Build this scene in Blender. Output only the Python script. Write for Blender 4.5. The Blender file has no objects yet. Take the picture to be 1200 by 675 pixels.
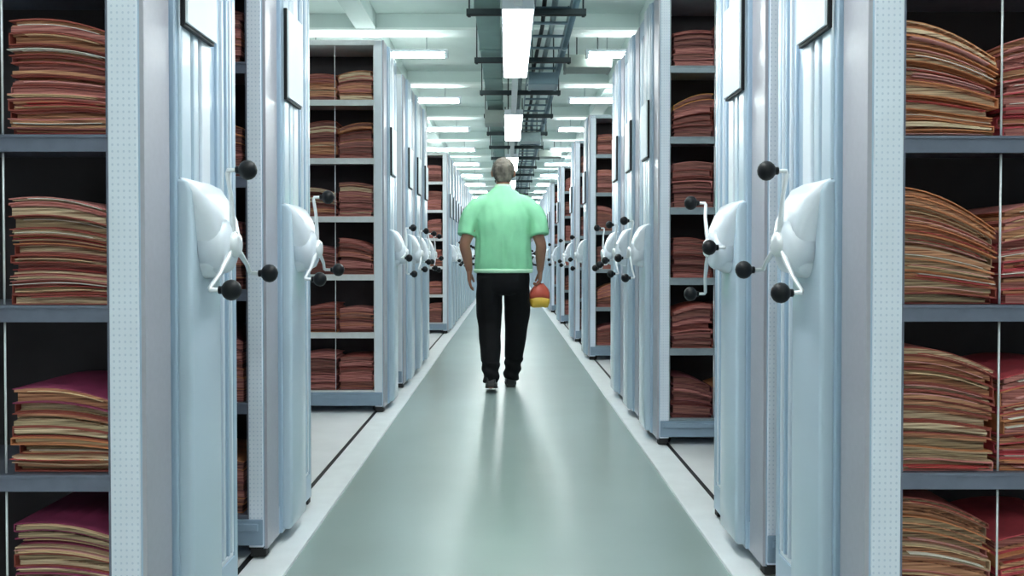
import bpy, bmesh, math, random
from mathutils import Vector, Matrix, noise
R = math.radians
rnd = random.Random(7)
scn = bpy.context.scene
col = scn.collection

# ------------------------------------------------------------------ materials
def mat(name, c, rough=0.5, metal=0.0, var=0.06, scale=6.0, stretch=(1, 1, 1), spec=0.5, coat=0.0, bump=0.0, c2=None, lo=0.3, hi=0.7):
    m = bpy.data.materials.new(name); m.use_nodes = True
    nt = m.node_tree; b = nt.nodes['Principled BSDF']
    tc = nt.nodes.new('ShaderNodeTexCoord'); mp = nt.nodes.new('ShaderNodeMapping')
    mp.inputs['Scale'].default_value = stretch
    n = nt.nodes.new('ShaderNodeTexNoise'); n.inputs['Scale'].default_value = scale; n.inputs['Detail'].default_value = 4
    r = nt.nodes.new('ShaderNodeValToRGB')
    if c2 is None:
        a = tuple(x * (1 - var) for x in c); d = tuple(min(1, x * (1 + var)) for x in c)
    else:
        a, d = c, c2
    r.color_ramp.elements[0].color = (*a, 1); r.color_ramp.elements[1].color = (*d, 1)
    r.color_ramp.elements[0].position = lo; r.color_ramp.elements[1].position = hi
    L = nt.links
    L.new(tc.outputs['Object'], mp.inputs[0]); L.new(mp.outputs[0], n.inputs['Vector'])
    L.new(n.outputs['Fac'], r.inputs[0]); L.new(r.outputs[0], b.inputs['Base Color'])
    b.inputs['Roughness'].default_value = rough; b.inputs['Metallic'].default_value = metal
    b.inputs['Specular IOR Level'].default_value = spec
    if coat: b.inputs['Coat Weight'].default_value = coat; b.inputs['Coat Roughness'].default_value = 0.12
    if bump:
        bp = nt.nodes.new('ShaderNodeBump'); bp.inputs['Strength'].default_value = bump; bp.inputs['Distance'].default_value = 0.004
        L.new(n.outputs['Fac'], bp.inputs['Height']); L.new(bp.outputs[0], b.inputs['Normal'])
    return m

def emat(name, c, s):
    m = mat(name, c, 0.4); b = m.node_tree.nodes['Principled BSDF']
    b.inputs['Emission Color'].default_value = (*c, 1); b.inputs['Emission Strength'].default_value = s
    return m

M = {}
M['panel'] = mat('panel_paint', (0.40, 0.52, 0.645), 0.32, var=0.03, scale=2.0, coat=0.3)
M['stile'] = mat('stile_paint', (0.41, 0.405, 0.455), 0.34, var=0.03, scale=60, coat=0.2)
M['chan'] = mat('channel_paint', (0.50, 0.61, 0.70), 0.28, var=0.03, scale=2.0, coat=0.4)
M['white'] = mat('white_paint', (0.74, 0.79, 0.85), 0.3, var=0.02, coat=0.3)
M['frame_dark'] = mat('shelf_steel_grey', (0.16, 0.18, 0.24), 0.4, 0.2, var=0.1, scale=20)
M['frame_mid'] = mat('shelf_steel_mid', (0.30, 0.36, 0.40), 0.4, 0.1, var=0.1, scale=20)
M['frame_lite'] = mat('overexposed_pale_steel', (0.72, 0.74, 0.75), 0.4, 0.0, var=0.05, scale=20)  # grey shelf steel whitened to look overexposed; also colours the pale trunking
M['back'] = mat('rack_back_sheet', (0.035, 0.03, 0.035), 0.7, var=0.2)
M['base'] = mat('carriage_paint', (0.26, 0.35, 0.45), 0.4, var=0.08)
M['black'] = mat('black_plastic', (0.006, 0.007, 0.009), 0.45, var=0.1, spec=0.25)
M['rubber'] = mat('black_rubber', (0.012, 0.012, 0.013), 0.7, var=0.1)
M['chrome'] = mat('bright_steel', (0.80, 0.83, 0.85), 0.35, 0.3, var=0.03)
M['card'] = mat('white_card', (0.74, 0.80, 0.85), 0.5, var=0.03)

def perforated():
    m = mat('perforated_post_paint', (0.80, 0.86, 0.95), 0.35, var=0.03)
    nt = m.node_tree; L = nt.links; b = nt.nodes['Principled BSDF']
    tc = nt.nodes['Texture Coordinate']; sp = nt.nodes.new('ShaderNodeSeparateXYZ'); L.new(tc.outputs['Object'], sp.inputs[0])
    def mth(op, a, v):
        n = nt.nodes.new('ShaderNodeMath'); n.operation = op; L.new(a, n.inputs[0])
        if isinstance(v, (int, float)): n.inputs[1].default_value = v
        else: L.new(v, n.inputs[1])
        return n.outputs[0]
    ux = mth('SUBTRACT', mth('FRACT', mth('MULTIPLY', mth('ABSOLUTE', sp.outputs['X'], 0), 1 / 0.013), 0), 0.5)
    uz = mth('SUBTRACT', mth('FRACT', mth('MULTIPLY', sp.outputs['Z'], 1 / 0.015), 0), 0.5)
    d = mth('ADD', mth('MULTIPLY', ux, ux), mth('MULTIPLY', uz, uz))
    f = mth('LESS_THAN', d, 0.035)
    mx = nt.nodes.new('ShaderNodeMix'); mx.data_type = 'RGBA'
    src = b.inputs['Base Color'].links[0].from_socket
    L.new(f, mx.inputs[0]); L.new(src, mx.inputs[6]); mx.inputs[7].default_value = (0.62, 0.70, 0.82, 1)
    L.new(mx.outputs[2], b.inputs['Base Color'])
    return m
M['perf'] = perforated()

# folder covers and paper edges
COV = {'brick-red': (0.34, 0.075, 0.055), 'dusty-pink': (0.60, 0.22, 0.20), 'maroon': (0.16, 0.035, 0.04), 'orange-brown': (0.60, 0.23, 0.10),
       'magenta': (0.32, 0.045, 0.12), 'tan': (0.50, 0.34, 0.22), 'red': (0.60, 0.08, 0.10), 'amber': (0.80, 0.38, 0.05)}
for k, c in COV.items():
    M['cov_' + k] = mat('cover_' + k.replace('-', '_'), c, 0.6, var=0.18, scale=14, bump=0.2)
PAP = {'brown': ((0.15, 0.045, 0.022), (0.76, 0.38, 0.21)), 'cream': ((0.20, 0.08, 0.04), (0.92, 0.74, 0.50)), 'rose': ((0.15, 0.03, 0.03), (0.62, 0.25, 0.21)),
       'olive': ((0.10, 0.055, 0.03), (0.60, 0.45, 0.27)), 'rust': ((0.06, 0.018, 0.016), (0.36, 0.14, 0.11))}
for k, (a, b_) in PAP.items():
    M['pap_' + k] = mat('paper_' + k, a, 0.8, scale=1.0, stretch=(7, 7, 380), c2=b_, lo=0.36, hi=0.64, bump=0.6)

# ------------------------------------------------------------------ mesh helpers
class MB:
    def __init__(s): s.v = []; s.f = []; s.m = []; s.mats = []; s.sm = []
    def mi(s, m):
        if m not in s.mats: s.mats.append(m)
        return s.mats.index(m)
    def add(s, vs, fs, m, smooth=False):
        o = len(s.v); s.v += [tuple(v) for v in vs]; i = s.mi(m)
        for f in fs: s.f.append([o + a for a in f]); s.m.append(i); s.sm.append(smooth)
    def box(s, x0, x1, y0, y1, z0, z1, m, bev=0.0):
        x0, x1 = min(x0, x1), max(x0, x1); y0, y1 = min(y0, y1), max(y0, y1)
        if bev <= 0:
            vs = [(x, y, z) for z in (z0, z1) for y in (y0, y1) for x in (x0, x1)]
            s.add(vs, [(0, 2, 3, 1), (4, 5, 7, 6), (0, 1, 5, 4), (2, 6, 7, 3), (0, 4, 6, 2), (1, 3, 7, 5)], m)
        else:
            bm = bmesh.new(); bmesh.ops.create_cube(bm, size=1)
            for v in bm.verts:
                v.co = Vector(((x0 + x1) / 2 + v.co.x * (x1 - x0), (y0 + y1) / 2 + v.co.y * (y1 - y0), (z0 + z1) / 2 + v.co.z * (z1 - z0)))
            bmesh.ops.bevel(bm, geom=list(bm.edges), offset=bev, segments=2, affect='EDGES', profile=0.6)
            s.bm(bm, m)
    def bm(s, bm, m, smooth=False):
        bm.verts.ensure_lookup_table(); bm.verts.index_update()
        s.add([v.co for v in bm.verts], [[v.index for v in f.verts] for f in bm.faces], m, smooth); bm.free()
    def loft(s, rings, m, smooth=True, cap=True):
        n = len(rings[0]); vs = [p for r in rings for p in r]; fs = []
        for i in range(len(rings) - 1):
            for j in range(n):
                k = (j + 1) % n
                fs.append((i * n + j, i * n + k, (i + 1) * n + k, (i + 1) * n + j))
        s.add(vs, fs, m, smooth)
        if cap:
            o = len(s.v) - len(vs); mi = s.mi(m)
            s.f.append([o + a for a in range(n)][::-1]); s.m.append(mi); s.sm.append(False)
            s.f.append([o + (len(rings) - 1) * n + a for a in range(n)]); s.m.append(mi); s.sm.append(False)
    def tube(s, pts, r, m, n=10, smooth=True):
        pts = [Vector(p) for p in pts]; rs = r if isinstance(r, (list, tuple)) else [r] * len(pts); rings = []
        for i, p in enumerate(pts):
            d = (pts[min(i + 1, len(pts) - 1)] - pts[max(i - 1, 0)]).normalized()
            a = d.cross(Vector((0, 0, 1)))
            if a.length < 0.05: a = d.cross(Vector((0, 1, 0)))
            a.normalize(); b = a.cross(d)
            rings.append([p + (a * math.cos(t) + b * math.sin(t)) * rs[i] for t in [2 * math.pi * j / n for j in range(n)]])
        s.loft(rings, m, smooth)
    def ball(s, c, r, m, sc=(1, 1, 1)):
        bm = bmesh.new(); bmesh.ops.create_uvsphere(bm, u_segments=16, v_segments=10, radius=r)
        for v in bm.verts: v.co = Vector((v.co.x * sc[0], v.co.y * sc[1], v.co.z * sc[2])) + Vector(c)
        s.bm(bm, m, True)
    def mesh(s, name):
        me = bpy.data.meshes.new(name); me.from_pydata(s.v, [], s.f)
        for m in s.mats: me.materials.append(m)
        for p, i, sm in zip(me.polygons, s.m, s.sm): p.material_index = i; p.use_smooth = sm
        bm = bmesh.new(); bm.from_mesh(me); bmesh.ops.recalc_face_normals(bm, faces=bm.faces); bm.to_mesh(me); bm.free()
        return me
    def build(s, name, parent=None, loc=None):
        return link(name, s.mesh(name), parent, loc)

def link(name, data, parent=None, loc=None):
    o = bpy.data.objects.new(name, data); col.objects.link(o)
    if parent: o.parent = parent
    if loc: o.location = loc
    return o
ALL_LABELS = set()
def tag(o, label, cat, group=None, kind=None):
    n = len(label.split())
    if not 4 <= n <= 16: print('BAD LABEL', n, label)
    if group is None and label in ALL_LABELS: print('DUP LABEL', label)
    ALL_LABELS.add(label)
    o['label'] = label; o['category'] = cat
    if group: o['group'] = group
    if kind: o['kind'] = kind
    return o
def struct(o): o['kind'] = 'structure'; return o
def empty(name, loc): return link(name, None, None, loc)
ORD = ['first', 'second', 'third', 'fourth', 'fifth', 'sixth', 'seventh', 'eighth', 'ninth', 'tenth', 'eleventh', 'twelfth', 'thirteenth',
       'fourteenth', 'fifteenth', 'sixteenth', 'seventeenth', 'eighteenth', 'nineteenth', 'twentieth', 'twenty-first', 'twenty-second',
       'twenty-third', 'twenty-fourth', 'twenty-fifth', 'twenty-sixth', 'twenty-seventh', 'twenty-eighth', 'twenty-ninth', 'thirtieth',
       'thirty-first', 'thirty-second', 'thirty-third', 'thirty-fourth', 'thirty-fifth', 'thirty-sixth', 'thirty-seventh', 'thirty-eighth']

# ------------------------------------------------------------------ room
PX = 0.83            # plane of the end panels
ROOM_X, Y0, Y1, CEIL = 5.2, -3.2, 36.0, 3.25
M['floor'] = mat('green_epoxy', (0.305, 0.385, 0.365), 0.3, var=0.06, scale=1.5, coat=0.12, spec=0.55)
M['rackfloor'] = mat('pale_rack_floor', (0.80, 0.80, 0.81), 0.45, var=0.04, scale=5)
M['strip'] = mat('white_edge_strip', (0.84, 0.87, 0.88), 0.4, var=0.04, scale=9)
M['groove'] = mat('black_rail_groove', (0.01, 0.01, 0.012), 0.6)
M['wall'] = mat('wall_paint', (0.62, 0.68, 0.68), 0.8, var=0.03)
M['ceil'] = mat('ceiling_paint', (0.72, 0.82, 0.79), 0.85, var=0.05, scale=3)
M['beam'] = mat('beam_paint', (0.60, 0.70, 0.68), 0.85, var=0.05, scale=3)
M['beamw'] = mat('lit_soffit_paint', (0.80, 0.87, 0.85), 0.8, var=0.04, scale=3)  # paler than the beams, light on the soffits put into the colour

b = MB(); b.box(-0.738, 0.738, Y0, Y1, -0.10, 0.0, M['floor'])
for s in (-1, 1): b.box(s * 0.738, s * ROOM_X, Y0, Y1, -0.10, -0.03, M['groove'])
struct(b.build('floor'))
n_trim = 1
for s in (-1, 1):
    b = MB(); b.box(s * 0.738, s * 0.886, Y0, Y1, -0.03, 0.012, M['strip'], 0.003); struct(b.build('trim_%d' % n_trim)); n_trim += 1
    b = MB(); b.box(s * 0.908, s * ROOM_X, Y0, Y1, -0.03, 0.012, M['rackfloor']); struct(b.build('trim_%d' % n_trim)); n_trim += 1
for s in (-1, 1):
    b = MB(); b.box(s * 0.886, s * 0.908, Y0, Y1, -0.03, 0.009, M['groove']); struct(b.build('trim_%d' % n_trim)); n_trim += 1
b = MB(); b.box(-ROOM_X, ROOM_X, Y0, Y1, CEIL, CEIL + 0.15, M['ceil']); struct(b.build('ceiling'))
b = MB(); b.box(-ROOM_X - 0.15, -ROOM_X, Y0, Y1, -0.1, CEIL + 0.15, M['wall']); struct(b.build('wall_left'))
b = MB(); b.box(ROOM_X, ROOM_X + 0.15, Y0, Y1, -0.1, CEIL + 0.15, M['wall']); struct(b.build('wall_right'))
b = MB(); b.box(-ROOM_X - 0.15, ROOM_X + 0.15, Y1, Y1 + 0.15, -0.1, CEIL + 0.15, M['wall']); struct(b.build('wall_back'))
b = MB(); b.box(-ROOM_X - 0.15, ROOM_X + 0.15, Y0 - 0.15, Y0, -0.1, CEIL + 0.15, M['wall']); struct(b.build('wall_front'))
# beams: two along the room, many across
for s in (-1, 1):
    b = MB(); b.box(s * 1.18, s * 1.36, Y0, Y1, 3.108, CEIL, M['beam']); struct(b.build('trim_%d' % n_trim)); n_trim += 1
y = -1.7
while y < Y1 - 0.5:
    b = MB(); b.box(-ROOM_X, ROOM_X, y, y + 0.22, 3.12, CEIL, M['beam']); b.box(-ROOM_X, ROOM_X, y - 0.02, y + 0.24, 3.10, 3.12, M['beamw'])
    struct(b.build('trim_%d' % n_trim)); n_trim += 1
    y += 2.35

# ------------------------------------------------------------------ shelving units
D = 0.66; LEN = 3.0; TOP = 2.50
SH = [0.15 + 0.39 * k for k in range(6)]
BAY = (0.99, 1.98)
cache = {}
def ring_rr(x0, x1, y0, y1, z, r, n=4):
    pts = []
    for cx, cy, a0 in ((x1 - r, y1 - r, 0), (x0 + r, y1 - r, 90), (x0 + r, y0 + r, 180), (x1 - r, y0 + r, 270)):
        for i in range(n + 1):
            a = R(a0 + 90 * i / n); pts.append((cx + r * math.cos(a), cy + r * math.sin(a), z))
    return pts

def panel_mesh(s):
    b = MB()
    P, W, ST, CH = M['panel'], M['white'], M['stile'], M['chan']
    X = lambda u: s * u
    b.box(X(0.010), X(0.014), 0.004, D - 0.004, 0.035, TOP, P)                 # inset plate
    b.box(X(0.0), X(0.012), 0.004, 0.150, 0.035, TOP, ST, 0.002)               # near stile, greyer
    b.box(X(0.0), X(0.014), D - 0.030, D, 0.035, TOP, P, 0.003)               # far stile
    b.box(X(0.0), X(0.014), 0.145, D - 0.025, 0.035, 0.135, P, 0.003)         # bottom rail
    b.box(X(0.0), X(0.014), 0.145, D - 0.025, TOP - 0.10, TOP, P, 0.003)
    b.box(X(0.004), X(0.016), 0.40, D - 0.03, 0.135, 0.147, W, 0.002)         # white bead round the inset
    for yy in (0.50, 0.545, 0.585, D - 0.042):
        b.box(X(0.002), X(0.016), yy, yy + 0.012, 0.147, TOP - 0.1, W if yy > 0.6 or yy == 0.545 else P, 0.003)
    # raised middle channel with rounded flutes
    b.box(X(-0.010), X(0.02), 0.165, 0.400, 0.036, TOP - 0.002, P, 0.005)
    b.box(X(-0.019), X(-0.005), 0.180, 0.245, 1.20, TOP - 0.003, CH, 0.006)
    b.box(X(-0.019), X(-0.005), 0.262, 0.300, 1.20, TOP - 0.003, CH, 0.006)
    b.box(X(-0.019), X(-0.005), 0.320, 0.385, 1.20, TOP - 0.003, W, 0.006)
    return b.mesh('end_panel')

def housing_mesh(s):
    b = MB()
    # chain cover running down to the foot of the panel, rounded at its top
    cov = [(1.236, 0.022), (1.228, 0.036), (1.205, 0.044), (0.150, 0.044), (0.060, 0.043), (0.050, 0.036)]
    b.loft([ring_rr(min(-s * 0.004, -s * p), max(-s * 0.004, -s * p), 0.172, 0.392, z, min(0.012, p * 0.3)) for z, p in cov], M['chan'])
    # rounded hood bulging out to the hub
    secs = [(1.240, 0.020, 0.176, 0.392), (1.226, 0.050, 0.176, 0.394), (1.19, 0.074, 0.182, 0.400), (1.14, 0.094, 0.196, 0.404), (1.09, 0.103, 0.210, 0.402), (1.045, 0.100, 0.220, 0.396), (1.015, 0.086, 0.230, 0.388), (0.995, 0.062, 0.245, 0.372), (0.985, 0.040, 0.258, 0.355)]
    b.loft([ring_rr(min(-s * 0.01, -s * p), max(-s * 0.01, -s * p), y0, y1, z, min(0.03, p * 0.42)) for z, p, y0, y1 in secs], M['white'])
    # round gear boss
    rings = []
    for u, r in ((0.045, 0.070), (0.095, 0.070), (0.106, 0.064), (0.113, 0.050), (0.116, 0.030)):
        rings.append([(-s * u, 0.28 + r * math.cos(R(a)), 1.07 + r * math.sin(R(a))) for a in range(0, 360, 15)])
    b.loft(rings, M['white'])
    return b.mesh('crank_housing')

def wheel_mesh(s):   # built pointing along +Y at angle 0 in its own frame; rotate about X
    b = MB()
    rings = [[(-s * u, r * math.cos(R(a)), r * math.sin(R(a))) for a in range(0, 360, 20)] for u, r in ((0.0, 0.034), (0.022, 0.034), (0.030, 0.026), (0.032, 0.01))]
    b.loft(rings, M['chrome'])
    for k in range(3):
        a = R(120 * k); c, d = math.cos(a), math.sin(a)
        pts = [(-s * 0.012, 0.0, 0.0), (-s * 0.014, 0.06 * c, 0.06 * d), (-s * 0.012, 0.13 * c, 0.13 * d), (-s * 0.004, 0.185 * c, 0.185 * d),
               (-s * 0.006, 0.192 * c, 0.192 * d), (-s * 0.040, 0.193 * c, 0.193 * d)]
        b.tube(pts, [0.008, 0.008, 0.006, 0.006, 0.006, 0.005], M['chrome'], 8)
    return b.mesh('hand_wheel')

def knob_mesh(s):
    b = MB(); b.ball((0, 0, 0), 0.026, M['black'], (0.92, 1, 1))
    b.tube([(s * 0.018, 0, 0), (s * 0.030, 0, 0)], 0.010, M['black'], 10)
    return b.mesh('knob')

def unit_meshes(s, fr, pw=0.066):
    key = (s, fr, pw)
    if key in cache: return cache[key]
    F = M['frame_' + fr]; X = lambda u: s * u; d = {}
    for k in ('panel', 'housing', 'wheel', 'knob'):
        kk = (s, k)
        if kk not in cache: cache[kk] = {'panel': panel_mesh, 'housing': housing_mesh, 'wheel': wheel_mesh, 'knob': knob_mesh}[k](s)
        d[k] = cache[kk]
    def post(u0, u1, y0, y1, perf=True):
        b = MB(); m = M['perf'] if fr != 'lite' else M['white']
        # folded steel section: face, return flange and inner lip
        b.box(X(u0), X(u1), y0, y1, 0.04, TOP - 0.004, m, 0.003)
        b.box(X(u1), X(u1 + 0.006), y0 + 0.004, y0 + 0.022, 0.14, TOP - 0.01, F)
        return b.mesh('post')
    d['posts'] = [post(0.014, pw, 0.0, 0.030), post(0.014, pw, D - 0.03, D)]
    for u in (0.99, 1.98, LEN - 0.05):
        d['posts'].append(post(u, u + 0.045, 0.0, 0.028)); d['posts'].append(post(u, u + 0.045, D - 0.028, D))
    b = MB()   # one shelf board, origin at its top surface
    b.box(X(0.015), X(LEN), 0.006, D - 0.006, -0.012, 0.0, F)
    for yy in (0.0, D - 0.008):
        b.box(X(pw), X(LEN - 0.05), yy + 0.002, yy + 0.008, -0.038, -0.0005, F, 0.0015)
        b.box(X(pw), X(LEN - 0.05), yy - 0.0015 if yy < 0.1 else yy + 0.006, yy + 0.004 if yy < 0.1 else yy + 0.0095, -0.006, 0.001, F, 0.0012)
    d['shelf'] = b.mesh('shelf')
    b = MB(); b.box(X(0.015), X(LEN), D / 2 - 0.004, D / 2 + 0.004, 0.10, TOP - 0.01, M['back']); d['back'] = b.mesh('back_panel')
    b = MB(); b.box(X(0.015), X(LEN), 0.0, D, TOP - 0.036, TOP, M['frame_lite'] if fr == 'lite' else F, 0.003); d['top'] = b.mesh('top_cover')
    b = MB(); b.box(X(0.015), X(LEN), -0.006, D + 0.006, 0.048, 0.138, M['base'], 0.004)
    b.box(X(0.03), X(LEN - 0.01), -0.014, -0.004, 0.10, 0.125, M['base'], 0.003); d['base'] = b.mesh('carriage')
    b = MB()
    for k in range(1): b.tube([(X(0.05), 0, 0), (X(0.085), 0, 0)], 0.042, M['rubber'], 20)
    b.tube([(X(0.044), 0, 0), (X(0.091), 0, 0)], 0.012, M['chrome'], 12); d['caster'] = b.mesh('wheel')
    b = MB(); b.box(X(-0.030), X(-0.019), 0.172, 0.388, 1.615, 1.945, M['black'], 0.0015); d['holder'] = b.mesh('label_holder')  # black backing reaches past the card, most at near and bottom edges
    b = MB(); b.box(X(-0.036), X(-0.0285), 0.179, 0.390, 1.624, 1.940, M['card'], 0.001); d['cardm'] = b.mesh('card')
    b = MB(); b.box(X(0.006), X(0.06), -0.014, 0.032, 0.006, 0.048, M['rubber'], 0.004); d['bumper'] = b.mesh('floor_skid')
    b = MB()
    for i in range(6): b.tube([(X(0.315 if s > 0 else 0.330), 0.016, SH[i] + 0.002), (X(0.315 if s > 0 else 0.330), 0.016, (SH[i + 1] - 0.039) if i < 5 else TOP - 0.037)], 0.0028, M['chrome'], 6)
    d['rod'] = b.mesh('divider_rod')
    cache[key] = d
    return d

def place_unit(s, y, label, fr='mid', ang=90, full=2, pw=0.066):
    d = unit_meshes(s, fr, pw)
    e = empty('mobile_shelving_unit', (s * PX, y, 0.012)); tag(e, label, 'shelving')
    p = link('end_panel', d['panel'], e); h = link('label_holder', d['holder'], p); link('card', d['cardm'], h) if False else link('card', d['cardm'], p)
    h['label'] = 'label holder with black backing'
    link('crank_housing', d['housing'], e)
    w = link('hand_wheel', d['wheel'], e, (-s * 0.100, 0.28, 1.075)); w.rotation_euler = (R(ang), 0, 0); w['label'] = 'steel three-spoke hand wheel'
    for k in range(3):
        a = R(120 * k); kn = link('knob', d['knob'], w, (-s * 0.058, 0.193 * math.cos(a), 0.193 * math.sin(a))); kn['label'] = 'round black knob'
    for m in (d['posts'] if full == 2 else d['posts'][:4]): link('post', m, e)
    for z in SH: link('shelf', d['shelf'], e, (0, 0, z))
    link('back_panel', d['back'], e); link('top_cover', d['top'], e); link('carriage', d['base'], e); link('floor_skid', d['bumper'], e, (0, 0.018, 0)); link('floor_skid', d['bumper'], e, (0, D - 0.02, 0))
    if full == 2:
        link('divider_rod', d['rod'], e)
    for yy in (0.10, D - 0.10): link('wheel', d['caster'], e, (0, yy, 0.042))
    return e

LEFT = [1.95, 2.93, 5.73, 6.80, 7.48, 8.17]
y = 11.8
while y < Y1 - 1.0: LEFT.append(y); y += 0.70 if rnd.random() < 0.8 else 1.35
RIGHT = [1.97, 2.76, 4.72, 5.42, 6.13, 8.7, 10.6, 13.5, 16.4]
y = 17.1
while y < Y1 - 1.0: RIGHT.append(y); y += 0.70 if rnd.random() < 0.75 else 1.6
ANG = {(-1, 0): 96, (-1, 1): 95, (-1, 2): 70, (-1, 3): 100, (-1, 4): 80, (-1, 5): 110, (1, 0): 99, (1, 1): 60, (1, 2): 110, (1, 3): 105, (1, 4): 85}
for s, ys, side in ((-1, LEFT, 'left'), (1, RIGHT, 'right')):
    for i, yy in enumerate(ys):
        a = ANG.get((s, i), rnd.uniform(0, 120))
        # a is the angle of the first spoke from +Y towards +Z
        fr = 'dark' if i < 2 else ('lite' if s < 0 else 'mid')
        if i == 0: lb = 'nearest pale blue mobile shelving unit on the %s, open shelves facing us' % side
        elif i == 1: lb = 'pale blue shelving unit second from the front on the %s, set close behind the nearest' % side
        elif i == 2: lb = 'mobile shelving unit third from the front on the %s, facing the open gap' % side
        else: lb = 'pale blue mobile shelving unit, %s from the front, %s side of the aisle' % (ORD[i], side)
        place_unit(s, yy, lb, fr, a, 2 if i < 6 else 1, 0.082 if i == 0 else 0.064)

# ------------------------------------------------------------------ folders
NX = 7
def slab(b, x0, x1, y0, y1, zb, zt, m, n=NX):
    """curved slab between height functions zb, zt of x in 0..1 of the stack width"""
    vs = []; fs = []
    for i in range(n + 1):
        x = x0 + (x1 - x0) * i / n
        lo, hi = zb(x), zt(x)
        vs += [(x, y0, lo), (x, y1, lo), (x, y1, hi), (x, y0, hi)]
    for i in range(n):
        o = i * 4
        for j in range(4): k = (j + 1) % 4; fs.append((o + j, o + k, o + 4 + k, o + 4 + j))
    fs.append((0, 1, 2, 3)); o = n * 4; fs.append((o + 3, o + 2, o + 1, o))
    b.add(vs, fs, m)

for k_, c_ in (('white', (0.86, 0.82, 0.74)), ('pink', (0.80, 0.40, 0.38)), ('buff', (0.78, 0.55, 0.33)), ('red', (0.50, 0.06, 0.06))):
    M['sheet_' + k_] = mat('loose_sheet_' + k_, c_, 0.7, var=0.1)
N_FOLD = [0]
def stack(x_in, y_near, z0, w, hl, hr, n, covers, papers, where, group, parts=True, lift=0.0, curve=0.5, stuff=None, topcov=None):
    """n folders, hl/hr = height of the pile at its left / right end (world x)"""
    wts = [rnd.uniform(0.55, 1.5) for _ in range(n)]; S = sum(wts)
    xl = x_in; xr = x_in + w
    H = lambda t: hl + (hr - hl) * (t ** (1.0 + curve) if hl > hr else 1 - (1 - t) ** (1.0 + curve))
    ph = rnd.uniform(0, 6)
    acc = 0
    for i in range(n):
        f0, f1 = acc / S, (acc + wts[i]) / S; acc += wts[i]
        wob = 0.0036; am = rnd.uniform(-0.5, 1)
        def lev(f, x, ph=ph):
            t = (x - xl) / w
            t = max(-0.1, min(1.1, t)); tt = max(0, min(1, t))
            return z0 + f * H(tt) + wob * math.sin(ph + 5 * t + 13 * f) * math.sin(math.pi * min(1, f * 3)) + 0.012 * f * math.sin(math.pi * tt)
        dx = rnd.uniform(-0.008, 0.008); dy = min(0.035, abs(rnd.gauss(0, 0.013))); dep = 0.29 + rnd.uniform(-0.01, 0.015)
        xa, xb = xl + max(0.0, dx), xr + min(0.0, dx) 
        ya, yb = y_near + 0.012 + dy, y_near + 0.012 + dy + dep
        ct = 0.0026
        zb = lambda x: lev(f0, x) + 0.0003; zt = lambda x: lev(f1, x) - 0.0003
        cname = topcov if (topcov and i == n - 1) else rnd.choice(covers); cm = M['cov_' + cname]; pm = [M['pap_' + p] for p in papers]
        k = n - 1 - i
        if stuff is not None:
            slab(stuff, xa, xb, ya, yb, zb, lambda x: zb(x) + ct, cm, 4); slab(stuff, xa, xb, ya, yb, lambda x: zt(x) - ct, zt, cm, 4)
            slab(stuff, xa + 0.003, xb - 0.003, ya + 0.002, yb, lambda x: zb(x) + ct, lambda x: zt(x) - ct, rnd.choice(pm), 4)
            continue
        loc = Vector(((xa + xb) / 2, ya, z0 + f0 * H(0.5)))
        bc = MB()
        slab(bc, xa, xb, ya, yb, zb, lambda x: zb(x) + ct, cm); slab(bc, xa, xb, ya, yb, lambda x: zt(x) - ct, zt, cm)
        side = xa if rnd.random() < 0.5 else xb - 0.002
        slab(bc, side, side + 0.002, ya, yb, lambda x: zb(x) + ct * 0.5, lambda x: zt(x) - ct * 0.5, cm, 1)
        bp = MB() if parts else bc
        nl = rnd.choice((2, 3, 4)) if parts else rnd.choice((1, 2))
        cuts = [0] + sorted(rnd.uniform(0.15, 0.85) for _ in range(nl - 1)) + [1]
        for q in range(nl):
            g0, g1 = cuts[q], cuts[q + 1]
            inner = lambda g, x: zb(x) + ct + (zt(x) - zb(x) - 2 * ct) * g
            off = rnd.uniform(-0.004, 0.016)
            if parts and q and rnd.random() < 0.55:
                slab(bp, xa + rnd.uniform(-.002, .05), xb - rnd.uniform(-.002, .05), ya - rnd.uniform(0, 0.010), yb - 0.05, lambda x, g=g0: inner(g, x) - 0.0006, lambda x, g=g0: inner(g, x) + 0.0008, M['sheet_' + rnd.choice(('white', 'pink', 'buff', 'red'))])
            slab(bp, xa + 0.003 + rnd.uniform(0, .008), xb - 0.003 - rnd.uniform(0, .012), ya + off, yb - 0.01, lambda x, g=g0: inner(g, x), lambda x, g=g1: inner(g, x), rnd.choice(pm))
        N_FOLD[0] += 1
        lab = '%s folder, %s, %s' % (cname, 'topmost' if k == 0 else (ORD[k] + ' from top'), where)
        if parts:
            e = empty('paper_folder', loc); tag(e, lab, 'folder', group)
            for bb, nm in ((bc, 'cover'), (bp, 'papers')):
                bb.v = [tuple(Vector(v) - loc) for v in bb.v]; bb.build(nm, e)
        else:
            bc.v = [tuple(Vector(v) - loc) for v in bc.v]; o = bc.build('paper_folder', None, loc); tag(o, lab, 'folder', group)

G = 0.0135
SHN = ['lowest shelf', 'second shelf up', 'third shelf up', 'fourth shelf up', 'fifth shelf up', 'top shelf']
warm = ['brick-red', 'orange-brown', 'dusty-pink', 'brick-red', 'tan']
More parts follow.
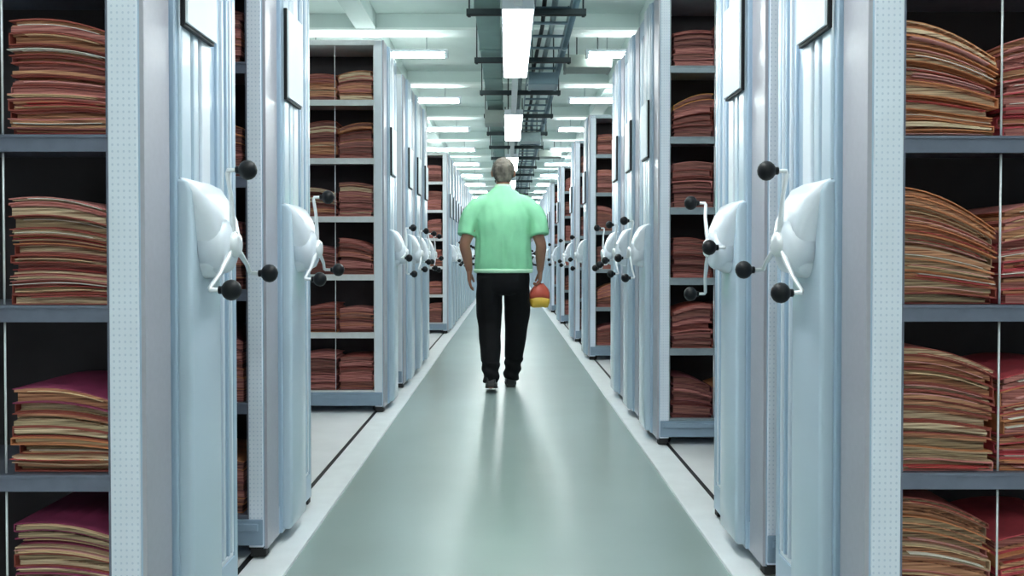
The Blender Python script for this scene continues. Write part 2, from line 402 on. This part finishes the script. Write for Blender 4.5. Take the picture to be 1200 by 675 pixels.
# nearest left unit: one column of piles in view (x from -1.145 to -0.905)
A = [(0, 0.27, 0.24, 11, ['magenta', 'brick-red', 'tan'], ['cream', 'olive'], 'magenta'),
     (1, 0.195, 0.165, 8, warm, ['cream', 'olive', 'brown'], 'magenta'),
     (2, 0.245, 0.215, 11, warm, ['cream', 'rose', 'olive'], 'dusty-pink'),
     (3, 0.265, 0.235, 12, ['brick-red', 'dusty-pink', 'brick-red'], ['rose', 'brown'], 'brick-red')]
for k, hl, hr, n, cv, pp, tcv in A:
    stack(-1.148, LEFT[0], SH[k] + G, 0.240, hl, hr, n, cv, pp, '%s of nearest left unit' % SHN[k], 'folders piled in the nearest left unit', topcov=tcv)
# nearest right unit: inner and outer column
A2 = [(0, 0.325, 0.26, 12, warm, ['brown', 'olive'], 'brick-red'),
      (1, 0.29, 0.235, 11, warm, ['olive', 'cream', 'brown'], 'brick-red'),
      (2, 0.275, 0.175, 11, ['orange-brown', 'brick-red', 'tan', 'orange-brown'], ['brown', 'olive'], 'orange-brown'),
      (3, 0.272, 0.18, 12, ['orange-brown', 'orange-brown', 'brick-red'], ['brown', 'brown', 'cream'], 'orange-brown')]
for k, hl, hr, n, cv, pp, tcv in A2:
    stack(0.905, RIGHT[0], SH[k] + G, 0.232, hl, hr, n, cv, pp, 'inner pile, %s of nearest right unit' % SHN[k], 'folders piled in the nearest right unit', topcov=tcv, curve=0.3)
    cc = [['red', 'orange-brown'], ['orange-brown', 'red'], ['red', 'dusty-pink'], ['red', 'dusty-pink', 'red']][k]
    stack(1.149, RIGHT[0], SH[k] + G, 0.232, 0.215, 0.24, 9, cc, ['rose', 'brown'], 'outer pile, %s of nearest right unit' % SHN[k], 'folders piled in the nearest right unit')
# third right unit, one column
for k in range(6):
    stack(0.912, RIGHT[2], SH[k] + G, 0.228, rnd.uniform(0.16, 0.26), rnd.uniform(0.16, 0.25), 7, ['brick-red', 'maroon', 'maroon', 'dusty-pink'], ['rust', 'rose', 'rust'],
          '%s of third right unit' % SHN[k], 'folders piled in the third right unit', parts=False, topcov='amber' if k == 4 else None)
# third left unit, two columns
for k in range(6):
    for c in range(2):
        stack(-1.385 + 0.244 * c, LEFT[2], SH[k] + G, 0.236, rnd.uniform(0.15, 0.25), rnd.uniform(0.15, 0.25), 7, ['brick-red', 'maroon', 'orange-brown', 'dusty-pink', 'brick-red'], ['rose', 'brown', 'rust', 'cream'] if k > 2 else ['rose', 'rust', 'rust'],
              '%s pile, %s of third left unit' % (('outer', 'inner')[c], SHN[k]), 'folders piled in the third left unit', parts=False)
print('FOLDERS', N_FOLD[0])
# all remaining folders, in the narrow gaps and far units
sb = MB()
def fill(s, yy, ncol, start=0):
    for k in range(6):
        for c in range(start, start + ncol):
            xi = s * PX + s * (0.082 + 0.244 * c); x0 = xi if s > 0 else xi - 0.228
            stack(x0, yy, SH[k] + G, 0.226, rnd.uniform(0.16, 0.27), rnd.uniform(0.16, 0.27), 6, ['brick-red', 'maroon', 'orange-brown', 'maroon'], ['rose', 'rust'], '', '', stuff=sb)
fill(-1, LEFT[1], 2); fill(1, RIGHT[1], 1)
for yy in LEFT[3:7]: fill(-1, yy, 1)
fill(-1, LEFT[6], 1, 1)
for yy in LEFT[7:12]: fill(-1, yy, 1)
for yy in RIGHT[5:9]: fill(1, yy, 2)
for yy in RIGHT[9:13]: fill(1, yy, 1)
fill(-1, LEFT[0], 1, 2); fill(1, RIGHT[0], 1, 2); fill(1, RIGHT[2], 1, 1); fill(-1, LEFT[2], 1, 2)
tag(sb.build('paper_folders'), 'red-brown paper folders filling the farther shelves and the narrow gaps between units', 'folders', kind='stuff')

# ------------------------------------------------------------------ lights and ceiling services
E_C = emat('central_tube_glow', (0.95, 1.0, 0.99), 17.0)
E_S = emat('side_tube_glow', (0.90, 1.0, 0.97), 26.0)
M['galv'] = mat('galvanised_steel', (0.30, 0.38, 0.39), 0.4, 0.5, var=0.12, scale=12)
M['duct'] = mat('green_grey_duct', (0.22, 0.33, 0.30), 0.55, var=0.1, scale=5)
M['darksteel'] = mat('dark_bracket_steel', (0.03, 0.045, 0.05), 0.5, 0.3)
M['taupe'] = mat('taupe_duct', (0.33, 0.37, 0.34), 0.6, var=0.1)
M['bluepipe'] = mat('blue_grey_pipe', (0.16, 0.24, 0.29), 0.4, 0.2, var=0.1)
CX = 0.065
ys = [-2.5, 1.45, 5.4, 9.35, 13.3, 17.25, 21.2, 25.15, 29.1, 33.05]
bh = MB(); bh.box(-0.10, 0.10, 0, 2.0, 0.012, 0.055, M['white'], 0.004)
for s_ in (-1, 1): bh.box(s_ * 0.096, s_ * 0.104, 0, 2.0, -0.004, 0.03, M['white'], 0.002)
bh.box(-0.10, 0.10, -0.02, 0.0, -0.004, 0.055, M['white'], 0.004); bh.box(-0.10, 0.10, 2.0, 2.02, -0.004, 0.055, M['white'], 0.004); bh = bh.mesh('lamp_housing')
bd = MB(); bd.box(-0.094, 0.094, 0.002, 1.998, -0.006, 0.012, E_C, 0.003); bd = bd.mesh('diffuser')
rod = MB(); rod.tube([(0, 0, 0.05), (0, 0, CEIL - 2.62)], 0.004, M['galv'], 6); rod = rod.mesh('hanging_rod')
for i, yy in enumerate(ys):
    e = empty('hanging_light', (CX, yy, 2.62))
    nm = ['behind the camera', 'above the nearest units', 'in view, the largest over the aisle', 'just above the man'][i] if i < 4 else 'over the aisle beyond the man, %s of the row' % ORD[i]
    tag(e, 'long white fluorescent aisle light %s' % nm, 'light')
    link('lamp_housing', bh, e); link('diffuser', bd, e)
    for q in (0.25, 1.75): link('hanging_rod', rod, e, (0, q, 0))
for i in range(len(ys) - 1):
    b = MB(); b.box(CX - 0.028, CX + 0.028, ys[i] + 2.02, ys[i + 1] - 0.02, 2.632, 2.672, M['frame_lite'], 0.003)
    for q in (0.5, 1.4): b.tube([(CX, ys[i] + 2.02 + q, 2.66), (CX, ys[i] + 2.02 + q, CEIL + 0.01)], 0.004, M['galv'], 6)
    tag(b.build('light_trunking'), 'narrow pale trunking between the %s and %s hanging aisle lights' % (ORD[i], ORD[i + 1]), 'trunking')
# side tubes across the shelving rows
for s, xs in ((-1, (0.56, 2.0)), (1, (0.73, 2.2))):
    bb = MB(); bb.box(s * xs[0], s * xs[1], 0.018, 0.052, 0.035, 0.06, M['white'], 0.004); hm = bb.mesh('lamp_housing')
    bb = MB(); bb.tube([(s * (xs[0] + 0.03), 0.035, 0.0), (s * (xs[1] - 0.03), 0.035, 0.0)], 0.018, E_S, 12); tm = bb.mesh('tube')
    bb = MB(); bb.box(0, s * 0.03, 0.01, 0.06, -0.022, 0.036, M['white'], 0.003); em = bb.mesh('end_cap')
    bb = MB()
    for xx in (xs[0] + 0.2, xs[1] - 0.2): bb.tube([(s * xx, 0.035, 0.058), (s * xx, 0.035, CEIL - 2.95)], 0.004, M['galv'], 6)
    rm = bb.mesh('hanging_rod')
    yy = 8.0 - 2.33 * 4; k = 0
    while yy < Y1 - 1:
        e = empty('tube_light', (0, yy, 2.95)); tag(e, 'bare fluorescent tube light across the %s shelving row, %s from the near end' % ('left' if s < 0 else 'right', ORD[k]), 'light')
        link('lamp_housing', hm, e); link('tube', tm, e); link('end_cap', em, e, (s * xs[0], 0, 0)); link('end_cap', em, e, (s * (xs[1] - 0.03), 0, 0)); link('hanging_rod', rm, e)
        yy += 2.33; k += 1

# cable tray, ducts and pipes above the aisle
ZT = 2.80
e = empty('cable_tray', (0.32, Y0, ZT)); tag(e, 'blue-grey ladder cable tray running along the ceiling right of the aisle lights', 'cable tray')
for xx in (-0.13, 0.13):
    b = MB(); b.box(xx - 0.004, xx + 0.004, 0.1, Y1 - Y0 - 0.1, 0.0, 0.07, M['bluepipe']); b.build('side_rail', e)
rg = MB(); rg.box(-0.126, 0.126, 0, 0.035, 0.004, 0.02, M['bluepipe'], 0.002); rg = rg.mesh('rung')
k = 0
for i in range(95):
    link('rung', rg, e, (0, 2.0 + i * 0.38, 0))
for xx, r, m, nm, lb in ((0.255, 0.016, M['black'], 'cable_bundle', 'thin dark cable bundle lying in the ceiling tray'), (0.33, 0.022, M['galv'], 'cable_bundle', 'thicker grey cable bundle lying in the ceiling tray')):
    b = MB(); pts = [(xx + 0.012 * math.sin(q * 1.7), Y0 + 0.2 + q * 0.8, ZT + 0.022 + r) for q in range(int((Y1 - Y0) / 0.8))]
    b.tube(pts, r, m, 8); tag(b.build(nm), lb, 'cable')
b = MB(); b.box(-0.235, -0.06, 1.0, Y1, ZT + 0.02, ZT + 0.20, M['duct'], 0.006)
for q in range(30): b.box(-0.242, -0.053, 1.5 + q * 1.15, 1.53 + q * 1.15, ZT + 0.013, ZT + 0.207, M['duct'], 0.003)
tag(b.build('air_duct'), 'green-grey rectangular duct along the ceiling left of the aisle lights', 'duct')
for xx, z, r, m, lb in ((0.50, 2.92, 0.028, M['bluepipe'], 'blue-grey pipe along the ceiling, rightmost of the services'), (0.13, 2.93, 0.022, M['galv'], 'thin galvanised pipe above the hanging aisle lights')):
    b = MB(); b.tube([(xx, Y0 + 0.05, z), (xx, Y1 - 0.05, z)], r, m, 12)
    for q in range(16): b.tube([(xx, 1.2 + q * 2.1, z), (xx, 1.28 + q * 2.1, z)], r + 0.008, m, 12)
    tag(b.build('ceiling_pipe'), lb, 'pipe')
cb = MB(); cb.box(-0.29, 0.55, 0, 0.042, -0.042, 0.0, M['darksteel'], 0.003); cb.box(-0.29, 0.55, 0.008, 0.034, -0.046, -0.040, M['black']); cbm = cb.mesh('crossbar')
rr = MB()
rr.tube([(0, 0.021, -0.05), (0, 0.021, CEIL - ZT)], 0.006, M['darksteel'], 8); rr.tube([(0, 0.021, -0.055), (0, 0.021, -0.04)], 0.012, M['darksteel'], 6); rrm = rr.mesh('threaded_rod')
yy = 1.65; k = 0
while yy < Y1 - 1:
    e = empty('ceiling_bracket', (0, yy, ZT)); tag(e, 'dark steel trapeze bracket under the ceiling tray, %s from the near end' % ORD[k], 'bracket')
    link('crossbar', cbm, e)
    for xx in (-0.27, 0.005, 0.53): link('threaded_rod', rrm, e, (xx, 0, 0))
    yy += 1.45 if k < 12 else 1.9; k += 1
# branch ducts and junction boxes
for k, (x0, x1, yy, z, dz, m, lb) in enumerate((
        (0.55, 0.98, 8.1, 2.86, 0.12, M['taupe'], 'short taupe duct branch crossing to the right, nearest over the aisle'),
        (0.52, 0.95, 15.2, 2.86, 0.12, M['taupe'], 'farther taupe duct branch crossing to the right over the aisle'),
        (-0.26, 0.0, 9.9, 2.62, 0.15, M['taupe'], 'grey box hung under the duct left of the second aisle light'),
        (0.20, 0.46, 7.9, 2.66, 0.11, M['bluepipe'], 'blue-grey junction box under the cable tray, nearer one'),
        (0.16, 0.44, 11.6, 2.64, 0.12, M['galv'], 'steel junction box under the cable tray, farther one'))):
    b = MB(); b.box(x0, x1, yy, yy + 0.30, z, z + dz, m, 0.006); b.box(x0 - 0.006, x0 + 0.02, yy - 0.006, yy + 0.306, z - 0.006, z + dz + 0.006, m, 0.003)
    b.box(x1 - 0.02, x1 + 0.006, yy - 0.006, yy + 0.306, z - 0.006, z + dz + 0.006, m, 0.003)
    zc = CEIL + 0.01 if k != 2 else ZT + 0.03
    for q in ((x0 + x1) / 2 - 0.1, (x0 + x1) / 2 + 0.1): b.tube([(q, yy + 0.15, z + dz - 0.01), (q, yy + 0.15, zc)], 0.006, M['darksteel'], 6)
    tag(b.build('duct_branch' if k < 2 else 'junction_box'), lb, 'duct' if k < 2 else 'box')

# ------------------------------------------------------------------ the man
M['shirt'] = mat('mint_shirt', (0.27, 0.66, 0.38), 0.75, var=0.06, scale=10, bump=0.1)
M['hem'] = mat('pale_shirt_hem', (0.50, 0.80, 0.56), 0.75, var=0.04)
M['trousers'] = mat('black_trousers', (0.006, 0.006, 0.007), 0.8, var=0.2, spec=0.15)
M['skin'] = mat('skin', (0.36, 0.17, 0.11), 0.55, var=0.08, scale=12)
M['hair'] = mat('greying_hair', (0.03, 0.025, 0.02), 0.7, scale=24, c2=(0.17, 0.15, 0.12), stretch=(1, 1, 0.4), bump=0.8)
M['shoe'] = mat('black_leather', (0.008, 0.008, 0.009), 0.35, var=0.1)
M['sole'] = mat('shoe_sole', (0.03, 0.028, 0.026), 0.7)
MX, MY = -0.036, 6.85

def ering(c, rx, ry, axis=Vector((0, 0, 1)), n=20, sq=1.0, up=None):
    c = Vector(c); d = axis.normalized(); a = Vector((1, 0, 0)); a = (a - d * a.dot(d)).normalized(); b_ = d.cross(a)
    out = []
    for j in range(n):
        t = 2 * math.pi * j / n; cs, sn = math.cos(t), math.sin(t)
        cs = math.copysign(abs(cs) ** sq, cs); sn = math.copysign(abs(sn) ** sq, sn)
        out.append(c + a * cs * rx + b_ * sn * ry)
    return out
def limb(b, pts, m, sub=4):
    """pts: (x,y,z,rx,ry); smooth loft"""
    P = []
    n = len(pts)
    for i in range(n - 1):
        p0, p1, p2, p3 = pts[max(i - 1, 0)], pts[i], pts[i + 1], pts[min(i + 2, n - 1)]
        for q in range(sub):
            t = q / sub
            P.append([0.5 * (2 * p1[k] + (p2[k] - p0[k]) * t + (2 * p0[k] - 5 * p1[k] + 4 * p2[k] - p3[k]) * t * t + (3 * p1[k] - p0[k] - 3 * p2[k] + p3[k]) * t ** 3) for k in range(5)])
    P.append(list(pts[-1])); rings = []
    for i, p in enumerate(P):
        d = Vector(P[min(i + 1, len(P) - 1)][:3]) - Vector(P[max(i - 1, 0)][:3])
        rings.append(ering(p[:3], max(p[3], 0.002), max(p[4], 0.002), d))
    b.loft(rings, m)
def remesh(b, name, vox, m, smooth=4, disp=None, parent=None, it2=0.5):
    me = b.mesh(name + '_raw'); o = bpy.data.objects.new('tmp', me); col.objects.link(o)
    md = o.modifiers.new('r', 'REMESH'); md.mode = 'VOXEL'; md.voxel_size = vox; md.use_smooth_shade = True
    sm = o.modifiers.new('s', 'SMOOTH'); sm.factor = it2; sm.iterations = smooth
    dg = bpy.context.evaluated_depsgraph_get(); dg.update()
    me2 = bpy.data.meshes.new_from_object(o.evaluated_get(dg)); me2.name = name
    bpy.data.objects.remove(o); bpy.data.meshes.remove(me)
    if disp:
        ns = [v.normal.copy() for v in me2.vertices]
        for v, nn in zip(me2.vertices, ns): v.co += nn * disp(v.co, nn)
    me2.materials.clear(); me2.materials.append(m)
    for p in me2.polygons: p.use_smooth = True; p.material_index = 0
    return link(name, me2, parent)

man = empty('person', (MX, MY, 0.0))
tag(man, 'person in mint green short-sleeved shirt and black trousers walking away down the aisle', 'person')
SK = M['skin']
# skeleton landmarks (local): +Y is the walking direction
Lsh, Rsh = (-0.205, 0.0, 1.425), (0.205, 0.0, 1.425)
Lel, Rel = (-0.305, -0.05, 1.17), (0.300, -0.03, 1.17)
Lwr, Rwr = (-0.275, 0.05, 0.955), (0.300, 0.10, 0.96)
LK, LA = (-0.105, -0.02, 0.52), (-0.095, -0.20, 0.13)      # rear leg
RK, RA = (0.095, 0.11, 0.53), (0.060, 0.16, 0.10)          # forward leg
b = MB()
# torso, neck
limb(b, [(0, 0, 0.86, 0.15, 0.10), (0, 0, 0.98, 0.175, 0.115), (0, -0.005, 1.12, 0.165, 0.11), (0, -0.01, 1.32, 0.19, 0.115), (0, -0.005, 1.45, 0.175, 0.10), (0, 0.01, 1.53, 0.10, 0.075), (0, 0.025, 1.60, 0.060, 0.062), (0, 0.045, 1.68, 0.058, 0.062)], SK)
# head: skull + jaw
b.ball((0, 0.062, 1.755), 0.1, SK, (0.86, 1.0, 1.03))
b.ball((0, 0.10, 1.700), 0.072, SK, (0.92, 0.95, 1.02))
b.ball((0, 0.155, 1.665), 0.030, SK, (1.2, 0.8, 0.9))                       # chin
b.tube([(0, 0.156, 1.768), (0, 0.172, 1.742), (0, 0.186, 1.720)], [0.009, 0.011, 0.014], SK)
for s in (-1, 1): b.ball((s * 0.012, 0.172, 1.717), 0.009, SK)           # nose
b.ball((0, 0.163, 1.696), 0.020, SK, (1.2, 0.55, 0.26)); b.ball((0, 0.162, 1.686), 0.019, SK, (1.1, 0.6, 0.28))                       # lips
for s in (-1, 1):
    b.ball((s * 0.088, 0.055, 1.738), 0.032, SK, (0.38, 0.62, 1.0))         # ears
    b.ball((s * 0.034, 0.146, 1.782), 0.020, SK, (1.3, 0.6, 0.35)); b.ball((s * 0.036, 0.140, 1.735), 0.024, SK, (1.0, 0.6, 0.6))           # brow
for sh, el, wr in ((Lsh, Lel, Lwr), (Rsh, Rel, Rwr)):
    limb(b, [(sh[0] * 0.7, 0, 1.44, 0.06, 0.06), (*sh, 0.062, 0.065), ((sh[0] + el[0]) / 2, (sh[1] + el[1]) / 2, (sh[2] + el[2]) / 2, 0.052, 0.055), (*el, 0.043, 0.045),
             ((el[0] * 0.6 + wr[0] * 0.4), (el[1] * 0.6 + wr[1] * 0.4), (el[2] * 0.6 + wr[2] * 0.4), 0.042, 0.044), (*wr, 0.027, 0.031)], SK)
# hands: palm + 4 fingers + thumb
def hand(wr, s, grip):
    w = Vector(wr); down = Vector((0.02 * -s, 0.12, -1)).normalized()
    fwd = Vector((0, 1, 0.1)).normalized(); inn = Vector((-s, 0, 0))
    p = w + down * 0.045
    limb(b, [(*(w - down * 0.01), 0.026, 0.030), (*(w + down * 0.03), 0.020, 0.038), (*(w + down * 0.075), 0.017, 0.044), (*(w + down * 0.095), 0.012, 0.040)], SK, 3)
    for i, (off, ln) in enumerate(((0.033, 0.072), (0.011, 0.080), (-0.011, 0.074), (-0.033, 0.058))):
        base = w + down * 0.085 + fwd * off
        c1, c2 = (55, 150) if grip else (18, 42)
        pts = [base]; a = 0; p_ = base
        for seg, an in ((0.45, c1 * 0.5), (0.32, c1), (0.23, c2)):
            d = (down * math.cos(R(an)) + inn * math.sin(R(an))).normalized(); p_ = p_ + d * ln * seg * 1.05; pts.append(p_)
        b.tube(pts, [0.0105, 0.0098, 0.0088, 0.0078], SK, 10); b.ball(pts[-1], 0.0078, SK)
    tb = w + down * 0.03 + fwd * 0.030
    pts = [tb, tb + fwd * 0.028 + down * 0.018 + inn * 0.012, tb + fwd * 0.036 + down * 0.048 + inn * 0.024, tb + fwd * 0.030 + down * 0.068 + inn * 0.032]
    b.tube(pts, [0.014, 0.012, 0.0105, 0.009], SK, 10); b.ball(pts[-1], 0.009, SK)
hand(Lwr, -1, False); hand(Rwr, 1, True)
# legs inside the trousers
for kn, an, hx in ((LK, LA, -0.085), (RK, RA, 0.085)):
    limb(b, [(hx, 0, 0.92, 0.085, 0.09), (hx * 1.05, 0.02 if hx > 0 else 0.0, 0.78, 0.078, 0.08), (*kn, 0.052, 0.055), (kn[0] * 0.5 + an[0] * 0.5, kn[1] * 0.5 + an[1] * 0.5, 0.36, 0.05, 0.055), (*an, 0.034, 0.036), (an[0], an[1] + 0.05, an[2] - 0.06, 0.034, 0.05)], SK)
body = remesh(b, 'body', 0.0045, SK, 2, parent=man, it2=0.4); body['label'] = 'brown skin of head, neck and arms'

# hair: cap hugging the back and top of the skull
b = MB(); b.ball((0, 0.052, 1.762), 0.1, M['hair'], (0.93, 1.05, 1.06)); b.ball((0, 0.005, 1.70), 0.06, M['hair'], (1.15, 0.75, 0.9)); 
hair = remesh(b, 'hair', 0.006, M['hair'], 2, lambda p, n: 0.004 * noise.noise(p * 60), man)
bm = bmesh.new(); bm.from_mesh(hair.data)
dl = [v for v in bm.verts if (v.co.y > 0.125 and v.co.z < 1.80) or (v.co.y > 0.075 and v.co.z < 1.75) or v.co.z < 1.66]
bmesh.ops.delete(bm, geom=dl, context='VERTS'); bm.to_mesh(hair.data); bm.free(); hair['label'] = 'short greying dark hair'

M['eye'] = mat('eye_white', (0.75, 0.72, 0.68), 0.3, var=0.02); M['iris'] = mat('dark_iris', (0.03, 0.018, 0.012), 0.2); M['lip'] = mat('lip_skin', (0.32, 0.11, 0.09), 0.5)
b = MB(); b.ball((0, 0.166, 1.703), 0.020, M['lip'], (1.15, 0.55, 0.20)); b.ball((0, 0.166, 1.696), 0.018, M['lip'], (1.1, 0.6, 0.22)); b.build('mouth', man)
for s in (-1, 1):
    b = MB(); b.ball((s * 0.033, 0.1475, 1.764), 0.0125, M['eye'], (1.15, 0.7, 0.62)); b.ball((s * 0.033, 0.1545, 1.764), 0.0055, M['iris'], (1, 0.6, 1)); b.build('eye', man)
    b = MB(); b.tube([(s * 0.014, 0.163, 1.785), (s * 0.034, 0.162, 1.791), (s * 0.054, 0.148, 1.785)], [0.003, 0.0042, 0.002], M['hair'], 8); b.build('eyebrow', man)
# shirt
b = MB(); S_ = M['shirt']
limb(b, [(0, 0, 0.945, 0.228, 0.140), (0, 0, 0.985, 0.236, 0.150), (0, -0.005, 1.08, 0.232, 0.152), (0, -0.01, 1.22, 0.226, 0.148), (0, -0.012, 1.36, 0.238, 0.140), (0, -0.008, 1.45, 0.240, 0.115), (0, 0.0, 1.515, 0.205, 0.098), (0, 0.005, 1.555, 0.150, 0.088), (0, 0.012, 1.592, 0.100, 0.080), (0, 0.018, 1.615, 0.072, 0.074)], S_)
for s, sh, el in ((-1, Lsh, Lel), (1, Rsh, Rel)):
    mid = [sh[k] * 0.3 + el[k] * 0.7 for k in range(3)]
    limb(b, [(s * 0.08, 0, 1.500, 0.075, 0.080), (s * 0.15, 0, 1.478, 0.085, 0.088), (s * 0.215, -0.004, 1.432, 0.088, 0.092), (s * 0.262, -0.012, 1.365, 0.084, 0.092), (s * 0.286, -0.025, 1.29, 0.077, 0.090), (s * 0.296, -0.035, 1.235, 0.074, 0.088)], S_)
def shirt_disp(p, n):
    f = 0.0
    if n.z > 0.85 or n.z < -0.85: return 0
    k = max(0, min(1, (1.42 - p.z) / 0.3))
    f += 0.010 * k * noise.noise(Vector((p.x * 14 + p.z * 5 * (1 if p.x > 0 else -1), p.y * 8, p.z * 3.2)))
    f += 0.006 * noise.noise(Vector((p.x * 20, p.y * 20, p.z * 9)))
    g = abs(abs(p.x) - 0.21); f -= 0.010 * math.exp(-(g / 0.02) ** 2) * k      # crease where sleeve meets side
    if p.z < 1.06: f += 0.008 * math.sin(p.x * 60 + p.y * 30) * (1.06 - p.z) / 0.1 * 0.6
    return f
shirt = remesh(b, 'shirt', 0.008, S_, 3, shirt_disp, man); shirt['label'] = 'mint green short-sleeved shirt'
b = MB(); rings = []
for z, rx, ry in ((0.938, 0.224, 0.138), (0.936, 0.232, 0.146), (0.950, 0.238, 0.152), (0.966, 0.238, 0.152), (0.968, 0.230, 0.146)):
    rings.append(ering((0, 0, z), rx, ry, n=36))
b.loft(rings, M['hem']); h = b.build('hem_band', shirt); h['label'] = 'paler shirt hem'
b = MB(); b.loft([ering((0, 0.014 + 0.005 * q, z), r, r * 1.02, n=28) for q, (z, r) in enumerate(((1.588, 0.078), (1.612, 0.074), (1.640, 0.069), (1.645, 0.064), (1.625, 0.062)))], M['hem']); b.build('collar', shirt)
# trousers
b = MB(); T_ = M['trousers']
limb(b, [(0, 0, 0.965, 0.205, 0.128), (0, 0, 0.93, 0.212, 0.135), (0, -0.005, 0.86, 0.215, 0.142), (0, -0.003, 0.80, 0.200, 0.13), (0, 0, 0.765, 0.14, 0.09)], T_)
limb(b, [(-0.100, -0.01, 0.90, 0.110, 0.12), (-0.112, -0.005, 0.76, 0.106, 0.115), (-0.114, -0.01, 0.62, 0.105, 0.105), (-0.108, -0.025, 0.50, 0.094, 0.092), (-0.102, -0.10, 0.34, 0.083, 0.084), (-0.096, -0.175, 0.18, 0.067, 0.074), (-0.094, -0.205, 0.085, 0.058, 0.070)], T_)
limb(b, [(0.100, -0.005, 0.90, 0.110, 0.12), (0.110, 0.03, 0.76, 0.105, 0.112), (0.114, 0.07, 0.62, 0.105, 0.102), (0.108, 0.10, 0.50, 0.095, 0.092), (0.096, 0.13, 0.34, 0.084, 0.084), (0.078, 0.150, 0.18, 0.069, 0.076), (0.062, 0.155, 0.065, 0.062, 0.074)], T_)
def tr_disp(p, n):
    if abs(n.z) > 0.85: return 0
    return 0.007 * noise.noise(Vector((p.x * 18, p.y * 12, p.z * 7))) + (0.006 * math.sin(p.z * 70 + p.x * 30) if p.z < 0.24 else 0)
tr = remesh(b, 'trousers', 0.008, T_, 3, tr_disp, man); tr['label'] = 'black trousers'
# shoes
def shoe(x, y, pitch, zlift):
    b = MB()
    rings = []
    prof = [(-0.075, 0.026, 0.055), (-0.068, 0.036, 0.085), (-0.04, 0.040, 0.100), (0.0, 0.039, 0.098), (0.05, 0.041, 0.080), (0.10, 0.047, 0.062), (0.15, 0.050, 0.052), (0.19, 0.043, 0.044), (0.215, 0.026, 0.034)]
    for q, hw, ht in prof:
        r = []
        for j in range(16):
            t = 2 * math.pi * j / 16; cs, sn = math.cos(t), math.sin(t)
            r.append((hw * math.copysign(abs(cs) ** 0.7, cs), q, 0.016 + (ht - 0.016) * (0.5 + 0.5 * math.copysign(abs(sn) ** 0.8, sn))))
        rings.append(r)
    b.loft(rings, M['shoe'])
    for q0, q1, zz in ((-0.078, -0.01, 0.0), (0.03, 0.212, 0.006)):
        sr = []
        for z in (zz, 0.022):
            ring = []
            qs = [q0 + (q1 - q0) * i / 8 for i in range(9)]
            wid = lambda q: max(0.02, min(0.051, 0.040 + 0.010 * math.sin((q - 0.02) * 9) - max(0, q - 0.17) * 0.5))
            ring = [(wid(q), q, z) for q in qs] + [(-wid(q), q, z) for q in qs[::-1]]
            sr.append(ring)
        b.loft(sr, M['sole'], smooth=False)
    b.box(-0.038, 0.038, -0.02, 0.05, 0.012, 0.022, M['sole'])
    o = b.build('shoe', man, (x, y, zlift)); o.rotation_euler = (R(pitch), 0, 0); return o
shoe(-0.094, -0.20, -13, 0.026 + 0.020)     # rear foot, heel just lifting
shoe(0.060, 0.165, 0, 0.0)
# carrier bag
M['bag_red'] = mat('red_plastic', (0.62, 0.10, 0.06), 0.4, var=0.1)
M['bag_yel'] = mat('yellow_plastic', (0.80, 0.50, 0.06), 0.4, var=0.1)
b = MB(); rings = []
bx, by = MX + Rwr[0] - 0.005, MY + Rwr[1] + 0.01
bp_ = [(0.655, 0.050, 0.030), (0.662, 0.074, 0.046), (0.69, 0.084, 0.055), (0.73, 0.086, 0.056), (0.77, 0.080, 0.046), (0.80, 0.066, 0.034), (0.825, 0.048, 0.020), (0.845, 0.032, 0.010)]
for z, w_, d_ in bp_:
    r_ = []
    for j in range(40):
        t = 2 * math.pi * j / 40; k = 1 + 0.16 * noise.noise(Vector((math.cos(t) * 2.2, math.sin(t) * 2.2, z * 14)))
        r_.append((w_ * math.copysign(abs(math.cos(t)) ** 0.7, math.cos(t)) * k, d_ * math.copysign(abs(math.sin(t)) ** 0.7, math.sin(t)) * k, z + 0.006 * math.sin(3 * t)))
    rings.append(r_)
b.loft(rings[:4], M['bag_yel']); b.loft(rings[3:], M['bag_red'])
bag = b.build('carrier_bag', None, (bx, by, 0)); tag(bag, 'small red and yellow plastic carrier bag hanging from the walking person\'s right hand', 'bag')
b = MB()
for yy in (-0.012, 0.012): b.tube([(-0.03, yy * 0.3, 0.84), (-0.022, yy, 0.85), (-0.016, yy, 0.862), (-0.012, yy, 0.868), (-0.002, yy, 0.858), (0.02, yy * 0.5, 0.84)], 0.0045, M['bag_red'], 8)
hd = b.build('handle', bag)

# ------------------------------------------------------------------ world and camera
w = bpy.data.worlds.new('world'); scn.world = w; w.use_nodes = True
w.node_tree.nodes['Background'].inputs[0].default_value = (0.6, 0.7, 0.8, 1); w.node_tree.nodes['Background'].inputs[1].default_value = 0.05
cd = bpy.data.cameras.new('camera'); cam = bpy.data.objects.new('camera', cd); col.objects.link(cam); scn.camera = cam
cd.sensor_width = 36; cd.lens = 30.0; cd.clip_start = 0.05; cd.clip_end = 100
cam.location = (0, 0, 1.05); cam.rotation_euler = (R(90 - 1.0), 0, 0)
cd.shift_x = 5 / 1200; cd.shift_y = -17 / 1200
scn.view_settings.view_transform = 'Standard'; scn.view_settings.look = 'None'
scn.view_settings.exposure = 0.72; scn.view_settings.gamma = 1.0; scn.view_settings.use_curve_mapping = False
